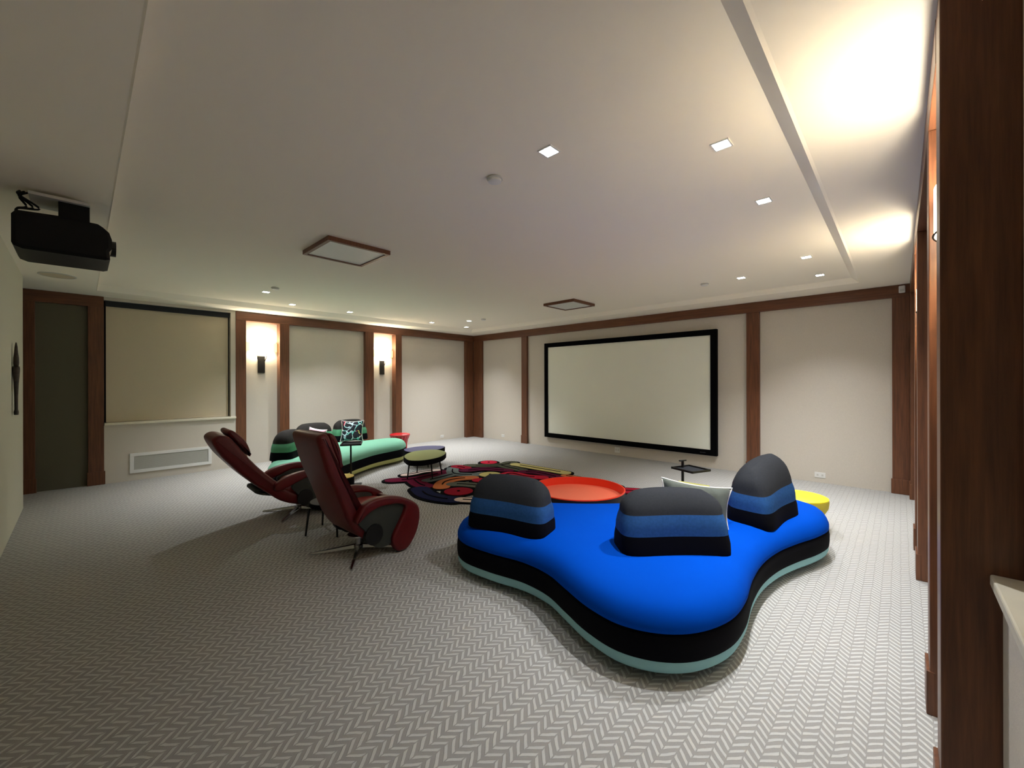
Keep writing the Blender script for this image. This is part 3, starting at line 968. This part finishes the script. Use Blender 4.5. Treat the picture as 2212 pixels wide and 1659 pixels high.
nest_table('oval side table with moss green top and black rim standing on the rug',
           [(-5.815, 3.60), (-5.58, 3.54), (-5.43, 3.66), (-5.42, 3.90), (-5.52, 4.15), (-5.74, 4.38), (-5.98, 4.46), (-6.17, 4.40), (-6.27, 4.17), (-6.22, 3.97), (-6.095, 3.79), (-5.97, 3.68)],
           0.38, 0.085, [(-5.83, 3.66), (-5.54, 3.95), (-5.76, 4.30), (-6.14, 4.05)], M['green_top'], M['black_seat'], zf=0.022)
nest_table('lower oval table with slate blue top and black rim behind the green one',
           [(-6.70, 4.16), (-6.93, 4.28), (-7.01, 4.50), (-6.99, 4.74), (-6.87, 4.93), (-6.69, 5.03), (-6.52, 4.94), (-6.40, 4.72), (-6.37, 4.50), (-6.43, 4.30), (-6.55, 4.18)],
           0.32, 0.085, [(-6.67, 4.22), (-6.90, 4.55), (-6.62, 4.90), (-6.45, 4.50)], M['blue_top'], M['black_seat'])
nest_table('low dark side table between the two red recliners, mostly hidden',
           [(-4.48 + 0.21 * math.cos(a), 1.86 + 0.21 * math.sin(a)) for a in [2 * PI * j / 12 for j in range(12)]],
           0.33, 0.05, [(-4.72, 1.87), (-4.51, 1.615), (-4.24, 1.83), (-4.46, 2.10)], M['navy_side'], M['black_seat'], 'side_table')

# round orange tray table
ot = thing('round_tray_table', 'large round orange tray table on the rug behind the blue sofa', 'coffee table', (-2.76, 4.03, 0))
MB().lathe([(0.535, 0.24), (0.542, 0.25), (0.542, 0.356), (0.532, 0.358)], n=72).build('table_side', M['navy_side'], ot, smooth=True, angle=40)
wl_ = MB().rings([[(r * math.cos(2 * PI * j / 72), r * math.sin(2 * PI * j / 72), z) for j in range(72)] for r, z in ((0.525, 0.262), (0.528, 0.362), (0.542, 0.362), (0.543, 0.352))], cap0=False, cap1=False)
wl_.build('tray_wall', M['orange_wall'], ot, smooth=True, angle=30)
MB().lathe([(0.526, 0.25), (0.526, 0.27)], n=72).build('tray_bottom', M['orange_in'], ot)
for k in range(4):
    a = PI / 4 + k * PI / 2
    MB().tube([(0.42 * math.cos(a), 0.42 * math.sin(a), 0.245), (0.47 * math.cos(a), 0.47 * math.sin(a), 0.022)], 0.014, 8).build('leg', M['blackmetal'], ot, smooth=True)

# the side disc has a solid top: lower it so the tray stays open
for o in bpy.data.objects:
    if o.name.startswith('table_side') and o.parent == ot:
        bm = bmesh.new(); bm.from_mesh(o.data)
        tops = [f_ for f_ in bm.faces if len(f_.verts) > 10 and f_.calc_center_median().z > 0.3]
        bmesh.ops.delete(bm, geom=tops, context='FACES_ONLY'); bm.to_mesh(o.data); bm.free()

# yellow round pouf beyond the blue sofa
yo = thing('round_stool', 'bright yellow round low stool at the right end of the blue sofa', 'stool', (-0.83, 5.48, 0))
MB().lathe([(0.13, 0.0), (0.15, 0.02), (0.19, 0.10), (0.245, 0.18), (0.275, 0.24), (0.282, 0.30), (0.278, 0.322)], n=48).build('stool_body', M['yellow_side'], yo, smooth=True, angle=40)
MB().lathe([(0.279, 0.321), (0.279, 0.333), (0.27, 0.338)], n=48).build('stool_top', M['yellow'], yo, smooth=True, angle=40)

# red fluted stool
rs_ = thing('fluted_stool', 'glossy red fluted pedestal stool at the far end of the green sofa', 'stool', (-8.0, 4.84, 0))
fl = MB()
rings = []
for z, r in ((0, 0.165), (0.02, 0.165), (0.12, 0.155), (0.25, 0.155), (0.34, 0.17), (0.40, 0.20), (0.43, 0.21)):
    rings.append([((r - 0.012 * abs(math.sin(9 * a))) * math.cos(a), (r - 0.012 * abs(math.sin(9 * a))) * math.sin(a), z) for a in [2 * PI * j / 108 for j in range(108)]])
fl.rings(rings).build('fluted_pedestal', M['redlacquer'], rs_, smooth=True, angle=50)
MB().lathe([(0.212, 0.43), (0.218, 0.438), (0.218, 0.462), (0.208, 0.47), (0.19, 0.466)], n=48).build('stool_top', M['redlacquer'], rs_, smooth=True, angle=40)

# small gold topped drum in front of the green sofa
gd = thing('drum_table', 'small black drum table with gold top, half hidden behind the near recliner', 'side table', (-5.95, 2.65, 0))
MB().lathe([(0.15, 0), (0.16, 0.01), (0.16, 0.215), (0.155, 0.22)], n=36).build('drum_body', M['black_seat'], gd, smooth=True, angle=40)
MB().lathe([(0.156, 0.219), (0.156, 0.228), (0.15, 0.23)], n=36).build('drum_top', M['gold_top'], gd, smooth=True, angle=40)


def c_table(label, loc, rz, zt, handle=True):
    """square tray on a side post; base plate slides under the sofa"""
    t = thing('tray_side_table', label, 'side table', loc, rz)
    MB().box(-0.02, 0.28, -0.14, 0.14, 0.0, 0.008).build('base_plate', M['blackmetal'], t, bevel=0.002)
    MB().box(-0.012, 0.012, -0.012, 0.012, 0.006, zt + (0.085 if handle else 0)).build('post', M['blackmetal'], t, bevel=0.002)
    w_ = 0.15
    tr = MB().box(-0.04, 0.28, -w_, w_, zt - 0.006, zt)
    tr.box(-0.04, 0.28, -w_, -w_ + 0.014, zt, zt + 0.018).box(-0.04, 0.28, w_ - 0.014, w_, zt, zt + 0.018)
    tr.box(-0.04, -0.026, -w_, w_, zt, zt + 0.018).box(0.266, 0.28, -w_, w_, zt, zt + 0.018)
    tr.build('tray', M['blackmetal'], t)
    MB().box(-0.024, 0.264, -w_ + 0.016, w_ - 0.016, zt, zt + 0.003).build('tray_inlay', M['char'], t)
    if handle:
        MB().box(-0.012, 0.012, -0.055, 0.055, zt + 0.08, zt + 0.094).build('handle', M['blackmetal'], t, bevel=0.003)
    return t


c_table('black tray side table with T handle behind the blue sofa', (-1.945, 5.10, 0), R(-22), 0.545)
c_table('thin black pole side table in front of the green sofa, by the near recliner', (-6.07, 2.83, 0), R(150), 0.65, False)


# ================================================================== RUG
RUG = [
    ('wine', 0.13, [(-5.97, 3.484), (-5.808, 3.758), (-5.813, 4.056), (-5.854, 4.437)]),
    ('wine', 0.13, [(-5.808, 3.758), (-5.459, 3.644), (-5.274, 3.631)]),
    ('bone', 0.08, [(-6.156, 3.827), (-6.145, 3.977), (-6.159, 4.203), (-6.076, 4.429)]),
    ('slate', 0.11, [(-5.987, 4.719), (-5.618, 4.466), (-5.283, 4.657)]),
    ('slate', 0.11, [(-5.618, 4.466), (-5.57, 4.149), (-5.552, 3.873)]),
    ('orange', 0.13, [(-5.054, 3.764), (-5.258, 3.985), (-5.289, 4.241), (-5.17, 4.461)]),
    ('navy', 0.14, [(-5.179, 3.472), (-4.87, 3.367), (-4.598, 3.38), (-4.381, 3.467)]),
    ('crimson', 0.21, [(-4.666, 3.782)]),
    ('sage', 0.12, [(-5.044, 3.992), (-4.934, 4.095), (-4.653, 4.209), (-4.376, 4.22)]),
    ('bone', 0.1, [(-4.303, 3.54), (-4.081, 3.691)]),
    ('straw', 0.19, [(-5.115, 4.84)]),
    ('red', 0.165, [(-5.911, 5.558)]),
    ('olive', 0.12, [(-5.931, 5.096), (-5.555, 5.523), (-5.561, 5.846)]),
    ('olive', 0.12, [(-5.555, 5.523), (-5.28, 5.48), (-4.959, 5.466)]),
    ('crimson', 0.12, [(-6.051, 4.874), (-5.85, 4.898)]),
    ('plum', 0.12, [(-5.675, 4.751), (-5.507, 5.09), (-5.119, 5.267)]),
    ('straw', 0.12, [(-5.368, 5.766), (-4.775, 5.79), (-4.263, 5.818)]),
    ('plum', 0.11, [(-4.827, 5.39), (-4.6, 5.505), (-4.1, 5.473)]),
    ('red', 0.12, [(-4.895, 4.908), (-4.891, 5.141), (-4.59, 5.148), (-4.324, 5.265)]),
    ('red', 0.12, [(-4.891, 5.141), (-4.812, 4.642), (-4.946, 4.436)]),
    ('navy', 0.1, [(-4.593, 4.527), (-4.469, 4.799), (-4.137, 4.951)]),
    ('plum', 0.13, [(-3.989, 5.326), (-3.582, 5.468), (-3.168, 5.555)]),
    ('crimson', 0.15, [(-3.28, 5.241), (-2.74, 5.56)]),
    ('orange', 0.08, [(-4.111, 5.637), (-3.868, 5.646)]),
    ('sage', 0.12, [(-4.364, 4.3), (-3.882, 4.545), (-3.565, 4.975)]),
    ('wine', 0.13, [(-4.294, 3.968), (-3.822, 4.104), (-3.47, 4.432)])]


def stroke_outline(pts, r):
    if len(pts) == 1:
        return [(pts[0][0] + r * math.cos(a), pts[0][1] + r * math.sin(a)) for a in [2 * PI * j / 32 for j in range(32)]]
    c = smooth_open(pts, 8)
    lft, rgt = [], []
    for i, p in enumerate(c):
        a, b = Vector(c[max(i - 1, 0)]), Vector(c[min(i + 1, len(c) - 1)])
        d = (b - a).normalized()
        lft.append((p[0] - d.y * r, p[1] + d.x * r)); rgt.append((p[0] + d.y * r, p[1] - d.x * r))
    d1 = (Vector(c[-1]) - Vector(c[-2])).normalized(); a1 = math.atan2(d1.y, d1.x)
    d0 = (Vector(c[0]) - Vector(c[1])).normalized(); a0 = math.atan2(d0.y, d0.x)
    cap1 = [(c[-1][0] + r * math.cos(a1 + x), c[-1][1] + r * math.sin(a1 + x)) for x in [-PI / 2 + PI * k / 10 for k in range(1, 10)]]
    cap0 = [(c[0][0] + r * math.cos(a0 + x), c[0][1] + r * math.sin(a0 + x)) for x in [-PI / 2 + PI * k / 10 for k in range(1, 10)]]
    return rgt + cap1 + lft[::-1] + cap0


rug = MB()
names = list(RUGC)
RX, RY = -4.6, 4.6
for i, (c, r, pts) in enumerate(RUG):
    q = [(x - RX, y - RY) for x, y in pts]
    rug.prism(stroke_outline(q, r + 0.05), 0.001, 0.013 + i * 0.0001, names.index('black'))
    rug.prism(stroke_outline(q, r), 0.012, 0.019 + i * 0.0002, names.index(c))
for i, (c, r, pts) in enumerate(RUG):
    q = smooth_open([(x - RX, y - RY) for x, y in pts], 8)
    if len(q) == 1:
        rug.prism(stroke_outline(q, 0.022), 0.012, 0.0266, names.index('black'))
    elif len(q) > 6:
        k = max(1, len(q) // 6)
        rug.prism(stroke_outline(q[k:-k][::2] if len(q[k:-k][::2]) > 1 else q, 0.011), 0.012, 0.0262 + i * 0.0001, names.index('black'))
    else:
        a, b = Vector(q[0]), Vector(q[-1])
        rug.prism(stroke_outline([tuple(a.lerp(b, 0.1)), tuple(a.lerp(b, 0.9))], 0.011), 0.012, 0.0262 + i * 0.0001, names.index('black'))
ro = rug.build('area_rug', [M['rug_' + n_] for n_ in names])
ro.location = (RX, RY, 0)
tag(ro, 'free form rug of interlocking multicoloured rounded strips outlined in black', 'rug')
